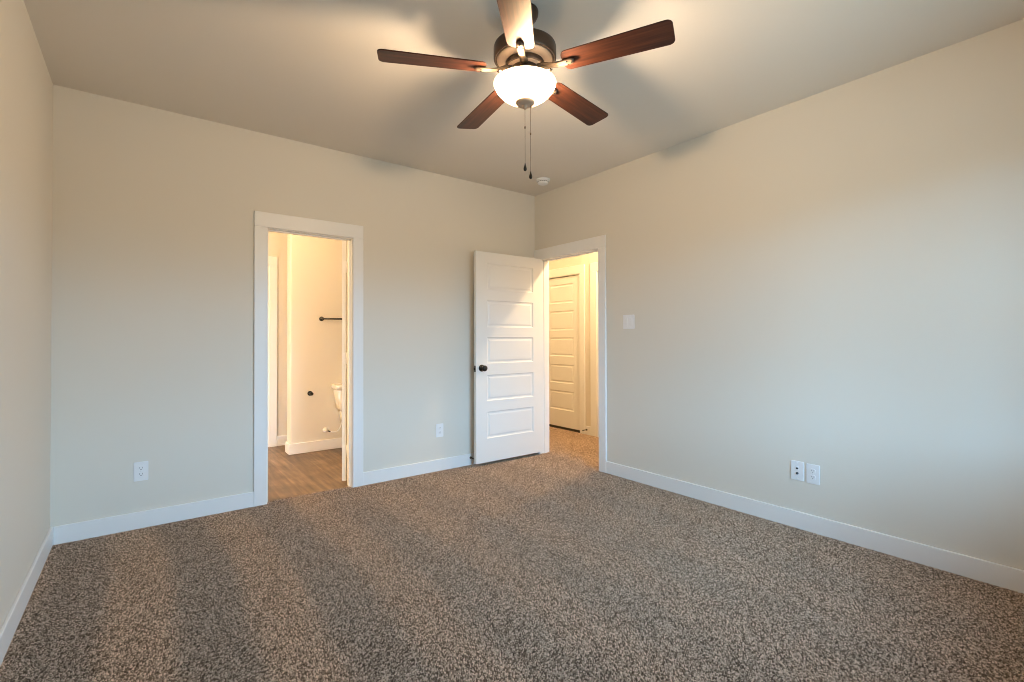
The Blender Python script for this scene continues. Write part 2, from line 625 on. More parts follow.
struct('hall_wall_start', wb, 'wall', 'other end wall of the hall', 'wall')

# baseboards (flat stock, eased top edge)
BH, BT = 0.105, 0.014
CW, CT = 0.092, 0.018        # casing width / thickness


def board(bm, x0, x1, y0, y1, z0=-PILE, z1=BH):
    box(bm, x0, x1, y0, y1, z0, z1, 0.003, 1)


b = BM(); board(b, 0, BT, REAR, 0)
struct('baseboard_left', b, 'trim')
b = BM(); board(b, BT, BX0 - CW + 0.004, -BT, 0); board(b, BX1 + CW - 0.004, W, -BT, 0)
struct('baseboard_back', b, 'trim')
b = BM(); board(b, W - BT, W, REAR, HY0 - CW + 0.004)
struct('baseboard_right', b, 'trim')
b = BM(); board(b, BT, W - BT, REAR, REAR + BT)
struct('baseboard_rear', b, 'trim')
b = BM()
board(b, WWX - BT, BATH_R, WWY - BT, WWY, -0.008); board(b, WWX - BT, WWX, WWY, WWY + WWT + BT, -0.008)
board(b, WWX - BT, BATH_R, WWY + WWT, WWY + WWT + BT, -0.008)
board(b, CDX1 + CW, BATH_R, BYF - BT, BYF, -0.008)
board(b, BATH_L, CDX0 - CW, BYF - BT, BYF, -0.008)
struct('baseboard_bathroom', b, 'trim')
b = BM()
board(b, HX1 - BT, HX1, NY1 + 0.112, CY0 - CW); board(b, HX1 - BT, HX1, CY1 + CW, 3.0); board(b, HX1 - BT, HX1, -2.4, NY0 - CW)
board(b, HX0, HX0 + BT, HY1 + CW, 3.0); board(b, HX0, HX0 + BT, -2.4, HY0 - CW)
struct('baseboard_hall', b, 'trim')


def casing(bm, axis, o0, o1, face, side, z0=-PILE, lo=CW, hi=CW, rev=0.005):
    """flat casing round a doorway o0..o1 on a wall face; side = direction it stands proud."""
    t0, t1 = (face, face + CT * side) if side > 0 else (face + CT * side, face)
    h = DH + rev

    def put(a0, a1, q0, q1):
        if axis == 'x':
            box(bm, a0, a1, t0, t1, q0, q1, 0.003, 1)
        else:
            box(bm, t0, t1, a0, a1, q0, q1, 0.003, 1)
    put(o0 - lo, o0 - rev, z0, h)
    put(o1 + rev, o1 + hi, z0, h)
    put(o0 - lo, o1 + hi, h, h + CW + 0.018)


def jamb(bm, axis, o0, o1, t0, t1, z0=-PILE, stop=None):
    def put(a0, a1, s0, s1, q0, q1):
        if axis == 'x':
            box(bm, a0, a1, s0, s1, q0, q1)
        else:
            box(bm, s0, s1, a0, a1, q0, q1)
    put(o0 - JT, o0, t0, t1, z0, DH + JT)
    put(o1, o1 + JT, t0, t1, z0, DH + JT)
    put(o0 - JT, o1 + JT, t0, t1, DH, DH + JT)
    if stop:
        s0, s1 = stop
        put(o0, o0 + 0.010, s0, s1, z0, DH)
        put(o1 - 0.010, o1, s0, s1, z0, DH)
        put(o0, o1, s0, s1, DH - 0.010, DH)


b = BM(); casing(b, 'x', BX0, BX1, 0, -1); casing(b, 'x', BX0, BX1, T, 1, -0.008); jamb(b, 'x', BX0, BX1, 0, T, -0.008, (T - 0.075, T - 0.042))
struct('trim_1', b, 'trim', 'white casing around the bathroom doorway', 'door trim')
b = BM(); casing(b, 'y', HY0, HY1, W, -1, hi=-HY1 - 0.001); casing(b, 'y', HY0, HY1, W + T, 1); jamb(b, 'y', HY0, HY1, W, W + T, -PILE, (W + 0.040, W + 0.072))
struct('trim_2', b, 'trim', 'white casing around the hall doorway', 'door trim')
b = BM(); casing(b, 'y', CY0, CY1, HX1, -1); jamb(b, 'y', CY0, CY1, HX1, HX1 + 0.1)
struct('trim_3', b, 'trim', 'white casing around the closed door in the hall', 'door trim')
b = BM(); casing(b, 'y', NY0, NY1, HX1, -1, hi=0.112); jamb(b, 'y', NY0, NY1, HX1, HX1 + 0.1)
struct('trim_4', b, 'trim', 'edge of white casing beside the closed hall door', 'door trim')
b = BM(); casing(b, 'x', CDX0, CDX1, BYF, -1, -0.008); jamb(b, 'x', CDX0, CDX1, BYF, BYF + 0.1, -0.008)
struct('trim_5', b, 'trim', 'white casing on the far bathroom wall', 'door trim')

# rear window
t = BM()
fz0, fz1 = WZ0 + 0.0, WZ1
for x0, x1, z0, z1 in ((WX0, WX0 + .05, fz0, fz1), (WX1 - .05, WX1, fz0, fz1), (WX0, WX1, fz0, fz0 + .05), (WX0, WX1, fz1 - .05, fz1),
                       ((WX0 + WX1) / 2 - .04, (WX0 + WX1) / 2 + .04, fz0, fz1)):
    box(t, x0, x1, REAR - 0.10, REAR - 0.045, z0, z1, 0.003, 1)
zc = (fz0 + fz1) / 2
box(t, WX0, WX1, REAR - 0.095, REAR - 0.055, zc - 0.02, zc + 0.02)
win = struct('window_1', t, 'vinyl_frame', 'white framed double window behind the viewer', 'window')
t = BM(); box(t, WX0 + .03, WX1 - .03, REAR - 0.078, REAR - 0.072, fz0 + .03, fz1 - .03)
obj('pane', t, 'pane', win)
t = BM()
box(t, -0.6, W + 0.7, REAR - 1.45, REAR - 0.121, 2.50, 2.62); box(t, -0.6, W + 0.7, REAR - 1.47, REAR - 1.45, 2.44, 2.66)  # unseen overhang, added to keep steep sky light off the carpet
struct('added_sky_blocker', t, 'trim', 'unseen overhang added outside the window to block the high sky', 'sky_blocker')
t = BM(); box(t, WX0 - 0.05, WX1 + 0.05, REAR - 0.045, REAR + 0.03, WZ0 - 0.02, WZ0 + 0.004, 0.004, 2)
obj('window_sill', t, 'trim', win)

# ------------------------------------------------------------------ panel doors
PANELS = [(1.659, 1.914), (1.295, 1.556), (0.946, 1.198), (0.587, 0.836), (0.226, 0.482)]


def door_leaf(bm, width, thick, height=2.02, stile=0.128):
    """five horizontal moulded panels on both faces; hinge edge at x=0, y=0 one face, y=thick the other."""
    xs = [0, stile, width - stile, width]
    zs = [0]
    for a, b_ in reversed(PANELS):
        zs += [a, b_]
    zs.append(height)
    for y, sgn in ((0.0, 1), (thick, -1)):
        for i in range(3):
            for j in range(len(zs) - 1):
                x0, x1, z0, z1 = xs[i], xs[i + 1], zs[j], zs[j + 1]
                if i == 1 and j % 2 == 1:
                    # sticking: step down, slope to a sunk groove, rise to a raised field
                    loops = []
                    for inset, dep in ((0, 0), (0.007, 0.007), (0.019, 0.0085), (0.034, 0.0035)):
                        yy = y + sgn * dep
                        loops.append([bm.verts.new(v) for v in ((x0 + inset, yy, z0 + inset), (x1 - inset, yy, z0 + inset), (x1 - inset, yy, z1 - inset), (x0 + inset, yy, z1 - inset))])
                    for A, B in zip(loops, loops[1:]):
                        for k in range(4):
                            m = (k + 1) % 4
                            bm.faces.new((A[k], A[m], B[m], B[k]))
                    bm.faces.new(loops[-1])
                else:
                    bm.faces.new([bm.verts.new(v) for v in ((x0, y, z0), (x1, y, z0), (x1, y, z1), (x0, y, z1))])
    for q in (((0, 0, 0), (0, thick, 0), (0, thick, height), (0, 0, height)),
              ((width, 0, 0), (width, thick, 0), (width, thick, height), (width, 0, height)),
              ((0, 0, 0), (width, 0, 0), (width, thick, 0), (0, thick, 0)),
              ((0, 0, height), (width, 0, height), (width, thick, height), (0, thick, height))):
        bm.faces.new([bm.verts.new(v) for v in q])
    bmesh.ops.remove_doubles(bm, verts=bm.verts, dist=1e-5)


KNOB = [(0.0, 0.0), (0.033, 0.0), (0.033, 0.006), (0.029, 0.010), (0.0125, 0.013), (0.0115, 0.030), (0.018, 0.036), (0.0265, 0.043),
        (0.0285, 0.052), (0.0265, 0.061), (0.018, 0.067), (0.0, 0.069)]


def knob(parent, x, z, thick):
    for y, rx in ((0.0, PI / 2), (thick, -PI / 2)):
        bm = BM(); lathe(bm, KNOB, 28)
        k_ = obj('knob', bm, 'black', parent, (x, y, z), (rx, 0, 0))
        tag(k_, 'round matte black door knob')


def hinge_bm():
    bm = BM()
    box(bm, -0.0015, 0.0012, -0.001, 0.030, -0.045, 0.045)
    lathe(bm, [(0, -0.047), (0.006, -0.047), (0.006, 0.047), (0, 0.047)], 10, Matrix.Translation((0.001, -0.006, 0)))
    return bm


def add_hinges(parent):
    for z in (0.25, 1.03, 1.80):
        obj('hinge', hinge_bm(), 'plastic', parent, (0, 0, z))


# bedroom door: leaf folded back 90 degrees, parallel to the back wall
DW = 0.836
b = BM(); door_leaf(b, DW, 0.035)
d = obj('door_1', b, 'door', loc=(W - 0.003, -0.092, 0.028), rot=(0, 0, PI))
tag(d, 'white five panel bedroom door standing open beside the hall doorway', 'door', kind='structure')
# rotated by pi: local y=thick faces the camera
knob(d, DW - 0.064, 0.905, 0.035)
add_hinges(d)
b = BM(); box(b, DW - 0.0005, DW + 0.0012, 0.006, 0.029, 0.870, 0.930)
obj('latch_plate', b, 'black', d)
b = BM(); box(b, DW, DW + 0.011, 0.011, 0.024, 0.889, 0.909, 0.003, 1)
obj('latch_bolt', b, 'black', d)

# bathroom door: swung into the bathroom past the jamb, only its hinge edge shows
b = BM(); door_leaf(b, 0.61, 0.035, stile=0.11)
ang = PI / 2 - math.radians(38)
d = obj('door_2', b, 'door', loc=(BX1 - 0.003, T + 0.021, 0.022), rot=(0, 0, ang))
tag(d, 'edge of the white bathroom door swung in behind its jamb', 'door', kind='structure')
knob(d, 0.61 - 0.064, 0.905, 0.035)
add_hinges(d)

# closed hall door
b = BM(); door_leaf(b, CY1 - CY0 - 0.006, 0.035, 2.006)
d = obj('door_3', b, 'door', loc=(HX1 + 0.048, CY0 + 0.003, 0.026), rot=(0, 0, PI / 2))
tag(d, 'closed white five panel door across the hall', 'door', kind='structure')
knob(d, CY1 - CY0 - 0.07, 0.905, 0.035)
b = BM(); box(b, HX1 + 0.018, HX1 + 0.044, CY0, CY1, -PILE, 0.0255)  # solid dark strip in place of the shaded gap
struct('gap_shade_strip', b, 'gap_shade', 'dark strip painting the shade in the gap under the closed hall door', 'painted shade')
# next hall door, hidden by the bedroom doorway from here
b = BM(); door_leaf(b, NY1 - NY0 - 0.006, 0.035, 2.006)
d = obj('door_4', b, 'door', loc=(HX1 + 0.048, NY0 + 0.003, 0.026), rot=(0, 0, PI / 2))
tag(d, 'second closed panel door farther along the hall wall', 'door', kind='structure')
knob(d, 0.07, 0.905, 0.035)
# bathroom closet door
b = BM(); door_leaf(b, CDX1 - CDX0 - 0.006, 0.035, 2.006)
d = obj('door_5', b, 'door', loc=(CDX0 + 0.003, BYF + 0.02, 0.016))
tag(d, 'closed white closet door in the far bathroom wall', 'door', kind='structure')
knob(d, 0.07, 0.905, 0.035)

# ------------------------------------------------------------------ ceiling fan
fan = empty('ceiling_fan', FAN)
tag(fan, 'five blade ceiling fan with dark wood blades and a lit frosted bowl light', 'ceiling fan')
b = BM(); lathe(b, [(0.0, 0.0), (0.062, 0.0), (0.064, -0.006), (0.063, -0.022), (0.054, -0.040), (0.036, -0.053), (0.018, -0.058), (0.0, -0.058)], 40)
obj('canopy', b, 'bronze', fan)
b = BM(); lathe(b, [(0.0, -0.050), (0.0135, -0.050), (0.0135, -0.160), (0.0, -0.160)], 20)
lathe(b, [(0.0, -0.120), (0.022, -0.122), (0.028, -0.135), (0.034, -0.160), (0.0, -0.160)], 28)
obj('downrod', b, 'bronze', fan)
b = BM()
lathe(b, [(0.0, -0.148), (0.045, -0.148), (0.095, -0.153), (0.132, -0.162), (0.143, -0.170), (0.1455, -0.178), (0.1455, -0.226), (0.142, -0.232), (0.138, -0.233), (0.136, -0.230), (0.0, -0.230)], 64)
mh = obj('motor_housing', b, 'bronze', fan)
b = BM()
lathe(b, [(0.0, -0.229), (0.132, -0.229), (0.126, -0.236), (0.100, -0.243), (0.088, -0.244), (0.0, -0.244)], 64)
pv = obj('lower_plate', b, 'bronze_lit', mh)
b = BM(); lathe(b, [(0.0, -0.243), (0.088, -0.243), (0.091, -0.248), (0.091, -0.264), (0.088, -0.268), (0.0, -0.268)], 48)
fw = obj('flywheel', b, 'bronze', fan)
b = BM(); lathe(b, [(0.0, -0.2675), (0.085, -0.2675), (0.083, -0.2700), (0.0, -0.2700)], 48)
obj('flywheel_cover', b, 'bronze_lit', fw)
b = BM()
lathe(b, [(0.0, -0.265), (0.060, -0.265), (0.063, -0.270), (0.063, -0.312), (0.058, -0.318), (0.0, -0.318)], 48)
obj('switch_housing', b, 'bronze', fan)
b = BM()
lathe(b, [(0.0, -0.316), (0.055, -0.316), (0.100, -0.322), (0.118, -0.328), (0.118, -0.331), (0.0, -0.331)], 48)
for a in (-1.40, PI, 0.87):     # arms that hold the bowl's rim, with thumb screws
    dx, dy = math.cos(a), math.sin(a)
    tube(b, [(0.10 * dx, 0.10 * dy, -0.327), (0.146 * dx, 0.146 * dy, -0.3265), (0.1515 * dx, 0.1515 * dy, -0.3285), (0.1525 * dx, 0.1525 * dy, -0.340)], 0.0035, 8)
    tube(b, [(0.148 * dx, 0.148 * dy, -0.336), (0.160 * dx, 0.160 * dy, -0.336)], 0.0026, 8)
obj('light_fitter', b, 'bronze', fan)

# bowl: outer profile down to a closed bottom, then back up the inside
bo = [(0.1385, -0.331), (0.1445, -0.332), (0.1470, -0.337), (0.1462, -0.343), (0.1425, -0.352), (0.136, -0.364), (0.125, -0.378), (0.109, -0.392), (0.088, -0.406), (0.064, -0.417), (0.038, -0.4245), (0.0, -0.428)]
bi = [(0.0, -0.4235), (0.036, -0.420), (0.062, -0.4125), (0.086, -0.4015), (0.106, -0.388), (0.121, -0.3745), (0.132, -0.361), (0.138, -0.350), (0.1405, -0.342), (0.1385, -0.331)]
b = BM(); lathe(b, bo + bi, 72, cap=False)
bmesh.ops.remove_doubles(b, verts=b.verts, dist=1e-6)
b.verts.ensure_lookup_table()
for v in b.verts:
    v.co.x *= 0.985; v.co.y *= 0.985; v.co.z -= 0.005
bowl = obj('glass_bowl', b, 'bowl', fan)
tag(bowl, 'lit frosted glass bowl')
b = BM()
lathe(b, [(0.0, -0.4170), (0.040, -0.4170), (0.0445, -0.4250), (0.0450, -0.4320), (0.0400, -0.4385), (0.0280, -0.4425), (0.0130, -0.4445), (0.0100, -0.4480), (0.0085, -0.4560), (0.004, -0.4610), (0.0, -0.4610)], 40)
obj('finial', b, 'bronze_lit', bowl)
# two bulbs inside the bowl
for s in (-1, 1):
    ax = Vector((math.cos(0.35), math.sin(0.35), 0)) * s * 0.027
    b = BM()
    lathe(b, [(0.0, 0.0), (0.013, 0.0), (0.013, -0.016), (0.0, -0.016)], 16)
    obj('socket', b, 'bronze', fan, (ax.x, ax.y, -0.330))
    b = BM()
    lathe(b, [(0.0, -0.016), (0.0115, -0.016), (0.012, -0.020), (0.019, -0.034), (0.0235, -0.047), (0.0225, -0.060), (0.015, -0.070), (0.0, -0.074)], 20)
    obj('bulb', b, 'bulb', fan, (ax.x, ax.y, -0.330))
    point('bulb_light', (ax.x, ax.y, -0.393), BULB_W, LAMP_COL, 0.034, fan)

# blades, arms
BL0, BL1, BWD = 0.185, 0.662, 0.137
TILT = 0.175
ZB = -0.283


def blade_bm():
    bm = BM()
    w0, w1 = 0.118 / 2, BWD / 2
    o = []
    # tip: two rounded corners
    def arc(cx, cy, r, a0, a1, n=6):
        for i in range(n + 1):
            a = a0 + (a1 - a0) * i / n
            o.append((cx + r * math.cos(a), cy + r * math.sin(a)))
    arc(BL1 - 0.026, w1 - 0.026, 0.026, PI / 2, 0)
    arc(BL1 - 0.026, -w1 + 0.026, 0.026, 0, -PI / 2)
    arc(BL0 + 0.03, -w0 + 0.030, 0.030, -PI / 2, -PI)
    arc(BL0 + 0.03, w0 - 0.030, 0.030, PI, PI / 2)
    prism(bm, o, -0.0028, 0.0028, bev=0.0012)
    return bm


def arm_bm():
    """cast blade iron: neck under the flywheel, flat foot below the blade."""
    bm = BM()
    secs = [(0.066, 0.020, -0.004 + 0.014), (0.095, 0.018, -0.001 + 0.010), (0.125, 0.0165, -0.004), (0.155, 0.0175, -0.010), (0.185, 0.0185, -0.0115), (0.222, 0.0185, -0.0105), (0.231, 0.0150, -0.0100), (0.236, 0.008, -0.0095)]
    th = 0.007
    rings = []
    for x, hw, z in secs:
        rings.append([bm.verts.new(v) for v in ((x, -hw, z + 0.002), (x, -hw * 0.75, z - th * 0.6), (x, 0, z - th), (x, hw * 0.75, z - th * 0.6), (x, hw, z + 0.002), (x, hw * .6, z + th * .9), (x, -hw * .6, z + th * .9))])
    n = len(rings[0])
    for A, B in zip(rings, rings[1:]):
        for k in range(n):
            j = (k + 1) % n
            f = bm.faces.new((A[k], A[j], B[j], B[k])); f.smooth = True
    bm.faces.new(rings[0]); bm.faces.new(rings[-1])
    return bm


az0 = 2.6862
# each blade hangs a touch differently (turn, rise at the tip)
TWEAK = [(0.0, 0.0), (0.004, 0.022), (0.020, 0.010), (0.0, -0.017), (0.0, 0.0)]
for k in range(5):
    a = az0 - k * 2 * PI / 5 + TWEAK[k][0]
    # local x along the blade; local -y is the clockwise side, which sits higher
    R = Matrix.Rotation(a, 4, 'Z') @ Matrix.Rotation(TWEAK[k][1], 4, 'Y') @ Matrix.Rotation(-TILT, 4, 'X')
    bl = obj('blade', blade_bm(), 'blade', fan, (0, 0, ZB))
    bl.rotation_euler = R.to_euler()
    am = obj('blade_arm', arm_bm(), 'bronze_flat', fan, (0, 0, ZB))
    am.rotation_euler = R.to_euler()
    b = BM()
    for x, y in ((0.205, 0.010), (0.205, -0.010), (0.226, 0.0)):
        lathe(b, [(0.0, -0.0185), (0.0035, -0.0180), (0.0042, -0.0150), (0.0042, -0.0100), (0.0, -0.0100)], 10, Matrix.Translation((x, y, 0)))
    obj('screw', b, 'black', am)

# pull chains: beads through the finial, connector, teardrop pull
for (px, py), zt, zc_, zb in (((0.0, 0.0), -0.462, -0.545, -0.728), ((0.0205, -0.0155), -0.440, -0.575, -0.765)):
    b = BM()
    tube(b, [(px, py, zt), (px, py, zb)], 0.0009, 6)
    zz = zt
    while zz > zb:
        lathe(b, [(0, 0.0016), (0.0016, 0.0), (0, -0.0016)], 6, Matrix.Translation((px, py, zz)))
        zz -= 0.0052
    lathe(b, [(0, 0.006), (0.003, 0.005), (0.0035, 0), (0.003, -0.005), (0, -0.006)], 10, Matrix.Translation((px, py, zc_)))
    ch = obj('pull_chain', b, 'bronze_flat', fan)
    b = BM()
    lathe(b, [(0, 0.016), (0.0025, 0.015), (0.003, 0.008), (0.0062, -0.002), (0.0078, -0.010), (0.0070, -0.016), (0.0035, -0.020), (0, -0.0205)], 16, Matrix.Translation((px, py, zb)))
    obj('chain_pull', b, 'black', ch)

# ------------------------------------------------------------------ smoke detector
b = BM()
lathe(b, [(0.0, 0.0), (0.068, 0.0), (0.068, -0.010), (0.065, -0.014), (0.055, -0.0155), (0.0525, -0.018), (0.0525, -0.034), (0.049, -0.041), (0.040, -0.046), (0.022, -0.048), (0.0, -0.048)], 48)
sd = tag(obj('smoke_detector', b, 'plastic', loc=(3.480, -0.468, H)), 'round white smoke detector on the ceiling near the corner', 'smoke detector')
b = BM()
for i in range(16):
    a = 2 * PI * i / 16
    box_t = bmesh.new()
    bmesh.ops.create_cube(box_t, size=1.0)
    mm = Matrix.Rotation(a, 4, 'Z') @ Matrix.Translation((0.0522, 0, -0.026)) @ Matrix.Diagonal((0.002, 0.011, 0.007, 1))
    merge(b, box_t, mm)
obj('vent_slots', b, 'slot', sd)
b = BM(); lathe(b, [(0.0, -0.0475), (0.008, -0.0475), (0.0075, -0.051), (0.0, -0.0515)], 16, Matrix.Translation((0.018, -0.012, 0)))
obj('test_button', b, 'plastic', sd)


# ------------------------------------------------------------------ wall plates (local: x across, y out of the wall, z up)
def plate_bm(w, h):
    bm = BM()
    prism(bm, roundrect(-w / 2, w / 2, -h / 2, h / 2, 0.005, 3), 0.0, 0.006, Matrix.Rotation(PI / 2, 4, 'X') @ Matrix.Scale(-1, 4, (0, 0, 1)) if False else Matrix(((1, 0, 0, 0), (0, 0, 1, 0), (0, 1, 0, 0), (0, 0, 0, 1))), bev=0.0018)
    return bm


YUP = Matrix(((1, 0, 0, 0), (0, 0, 1, 0), (0, 1, 0, 0), (0, 0, 0, 1)))


def screw_at(parent, x, z, y=0.006):
    bm = BM(); lathe(bm, [(0, 0), (0.0032, 0), (0.0028, 0.0012), (0, 0.0014)], 10, Matrix.Translation((x, y, z)) @ YUP)
    obj('screw', bm, 'plastic', parent)


def duplex(loc, rot, label):
    p = empty('wall_outlet', loc, rot)
    tag(p, label, 'outlet')
    obj('cover_plate', plate_bm(0.0765, 0.122), 'plastic', p)
    for zc_ in (0.0195, -0.0195):
        bm = BM()
        pts = []
        for i in range(28):
            a = 2 * PI * i / 28
            pts.append((0.0172 * math.cos(a), max(-0.0142, min(0.0142, 0.0172 * math.sin(a))) + zc_))
        prism(bm, pts, 0.0055, 0.0085, YUP)
        f = obj('receptacle', bm, 'plastic', p)
        bm = BM()
        box(bm, -0.0080, -0.0058, 0.0082, 0.0089, zc_ - 0.0005, zc_ + 0.0085)
        box(bm, 0.0058, 0.0080, 0.0082, 0.0089, zc_ + 0.0005, zc_ + 0.0080)
        lathe(bm, [(0, 0), (0.0028, 0), (0.0028, 0.0007), (0, 0.0007)], 12, Matrix.Translation((0, 0.0082, zc_ - 0.0065)) @ YUP)
        obj('slot', bm, 'slot', f)
    screw_at(p, 0, 0)
    return p


B_ROT = (0, 0, PI)            # on the back wall, facing -y
R_ROT = (0, 0, PI / 2)        # on the right wall, facing -x
duplex((0.4265, -0.0002, 0.363), B_ROT, 'white duplex outlet low on the wall left of the bathroom doorway')
duplex((2.6115, -0.0002, 0.3675), B_ROT, 'white duplex outlet between the bathroom doorway and the open door')
duplex((W - 0.0002, -2.693, 0.361), R_ROT, 'white duplex outlet beside the cable plate on the long plain wall')

p = empty('cable_plate', (W - 0.0002, -2.6025, 0.364), R_ROT)
tag(p, 'white cable plate with a data jack over a coaxial socket', 'wall plate')
obj('cover_plate', plate_bm(0.0765, 0.122), 'plastic', p)
bm = BM(); box(bm, -0.010, 0.010, 0.0055, 0.0085, 0.006, 0.026, 0.001, 1)
j = obj('data_jack', bm, 'plastic', p)
bm = BM(); box(bm, -0.0065, 0.0065, 0.0082, 0.0090, 0.0105, 0.0205)
obj('jack_opening', bm, 'slot', j)
bm = BM()
lathe(bm, [(0, 0.005), (0.0075, 0.005), (0.0075, 0.008), (0.0048, 0.0085), (0.0048, 0.0165), (0, 0.0165)], 18, Matrix.Translation((0, 0, -0.0165)) @ YUP)
obj('coaxial_socket', bm, 'slot', p)
screw_at(p, 0, 0.048); screw_at(p, 0, -0.048)

p = empty('light_switch', (W - 0.0002, -1.2575, 1.357), R_ROT)
tag(p, 'white double rocker light switch beside the hall doorway', 'light switch')
obj('cover_plate', plate_bm(0.120, 0.122), 'plastic', p)
for x in (-0.023, 0.023):
    bm = BM()
    t = bmesh.new()
    vs = [(-0.0165, 0.0055, -0.0335), (0.0165, 0.0055, -0.0335), (0.0165, 0.0055, 0.0335), (-0.0165, 0.0055, 0.0335),
          (-0.0155, 0.0075, -0.0325), (0.0155, 0.0075, -0.0325), (0.0155, 0.0110, 0.0325), (-0.0155, 0.0110, 0.0325)]
    vv = [t.verts.new((x + a, b_, c)) for a, b_, c in vs]
    for f in ((0, 1, 2, 3), (4, 5, 6, 7), (0, 1, 5, 4), (1, 2, 6, 5), (2, 3, 7, 6), (3, 0, 4, 7)):
        t.faces.new([vv[i] for i in f])
    merge(bm, t)
    obj('rocker', bm, 'plastic', p)
    screw_at(p, x, 0.048); screw_at(p, x, -0.048)


# ------------------------------------------------------------------ door stops on baseboards
def door_stop(loc, rot, length, label):
    s = empty('door_stop', loc, rot)
    tag(s, label, 'door stop')
    bm = BM(); lathe(bm, [(0, 0), (0.012, 0), (0.012, 0.004), (0.006, 0.006), (0, 0.006)], 18, YUP)
    obj('base', bm, 'black', s)
    pts = []
    for i in range(121):
        a = 2 * PI * i / 10
        y = 0.005 + (length - 0.017) * i / 120
        pts.append((0.0042 * math.cos(a), y, 0.0042 * math.sin(a)))
    bm = BM(); tube(bm, pts, 0.0016, 5)
    obj('spring', bm, 'black', s)
    bm = BM(); lathe(bm, [(0, length - 0.014), (0.0065, length - 0.014), (0.0075, length - 0.006), (0.006, length), (0, length)], 16, YUP)
    obj('tip', bm, 'black', s)


door_stop((2.942, -BT, 0.068), B_ROT, 0.070, 'black spring door stop on the baseboard behind the open bedroom door')
door_stop((HX1 - BT, 0.305, 0.060), R_ROT, 0.075, 'black spring door stop on the hall baseboard beside the closed door')

# ------------------------------------------------------------------ bathroom things
tb = empty('towel_bar', (1.992, WWY, 1.435))
tag(tb, 'slim matte black towel bar on the wall above the toilet', 'towel bar')
for x in (0.0, 0.46):
    bm = BM(); lathe(bm, [(0, 0), (0.025, 0), (0.025, 0.008), (0.021, 0.011), (0.0095, 0.012), (0.0095, 0.052), (0.0115, 0.056), (0.0115, 0.076), (0, 0.078)], 24, Matrix(((1, 0, 0, x), (0, 0, -1, 0), (0, 1, 0, 0), (0, 0, 0, 1))))
    obj('bracket', bm, 'black', tb)
bm = BM(); tube(bm, [(0.0, -0.065, 0), (0.46, -0.065, 0)], 0.0095, 14)
obj('bar', bm, 'black', tb)

tp = empty('toilet_paper_holder', (1.872, WWY, 0.625))
tag(tp, 'small round black toilet paper holder on the wall beside the toilet', 'toilet paper holder')
OUT = Matrix(((1, 0, 0, 0), (0, 0, -1, 0), (0, 1, 0, 0), (0, 0, 0, 1)))
bm = BM(); lathe(bm, [(0, 0), (0.026, 0), (0.026, 0.008), (0.022, 0.012), (0, 0.012)], 24, OUT)
obj('rosette', bm, 'black', tp)
bm = BM(); lathe(bm, [(0, 0.010), (0.010, 0.010), (0.010, 0.060), (0.016, 0.066), (0.018, 0.074), (0.014, 0.082), (0, 0.084)], 20, OUT)
obj('post', bm, 'black', tp)

TX = 2.329
to = empty('toilet', (TX, WWY, -0.008))
tag(to, 'white toilet against the wing wall, partly hidden by the bathroom door jamb', 'toilet')
# tank: tapered, rounded
def loft(bm, secs, r, n=5):
    rings = []
    for x0, x1, y0, y1, z in secs:
        rr = min(r, (x1 - x0) / 2.01, (y1 - y0) / 2.01)
        rings.append([bm.verts.new((x, y, z)) for x, y in roundrect(x0, x1, y0, y1, rr, n)])
    m = len(rings[0])
    for A, B in zip(rings, rings[1:]):
        for k in range(m):
            j = (k + 1) % m
            f = bm.faces.new((A[k], A[j], B[j], B[k])); f.smooth = True
    bm.faces.new(rings[0]); bm.faces.new(rings[-1])


bm = BM()
loft(bm, [(-0.172, 0.172, -0.185, -0.020, 0.438), (-0.188, 0.188, -0.192, -0.016, 0.450), (-0.205, 0.205, -0.202, -0.012, 0.55), (-0.226, 0.226, -0.208, -0.012, 0.668)], 0.035)
tank = obj('tank', bm, 'porcelain', to)
bm = BM()
loft(bm, [(-0.232, 0.232, -0.214, -0.008, 0.667), (-0.243, 0.243, -0.222, -0.006, 0.676), (-0.243, 0.243, -0.222, -0.006, 0.706), (-0.236, 0.236, -0.216, -0.010, 0.720)], 0.035)
obj('tank_lid', bm, 'porcelain', to)
bm = BM()
lathe(bm, [(0, 0.0), (0.014, 0.0), (0.014, 0.006), (0.008, 0.010), (0, 0.010)], 18, Matrix.Translation((-0.16, -0.204, 0.635)) @ OUT)
loft_pts = [(-0.16, -0.218, 0.635), (-0.13, -0.222, 0.632), (-0.095, -0.222, 0.628)]
tube(bm, loft_pts, 0.008, 10, [0.0065, 0.007, 0.009])
obj('flush_lever', bm, 'chrome', tank)


def oval(cx, cy, rx, ryf, ryb, z, n=36):
    return [(cx + rx * math.cos(2 * PI * i / n), cy + (ryb if math.sin(2 * PI * i / n) > 0 else ryf) * math.sin(2 * PI * i / n), z) for i in range(n)]


def loft_rings(bm, rings, cap0=True, cap1=True):
    R_ = [[bm.verts.new(v) for v in r] for r in rings]
    m = len(R_[0])
    for A, B in zip(R_, R_[1:]):
        for k in range(m):
            j = (k + 1) % m
            f = bm.faces.new((A[k], A[j], B[j], B[k])); f.smooth = True
    if cap0: bm.faces.new(R_[0])
    if cap1: bm.faces.new(R_[-1])


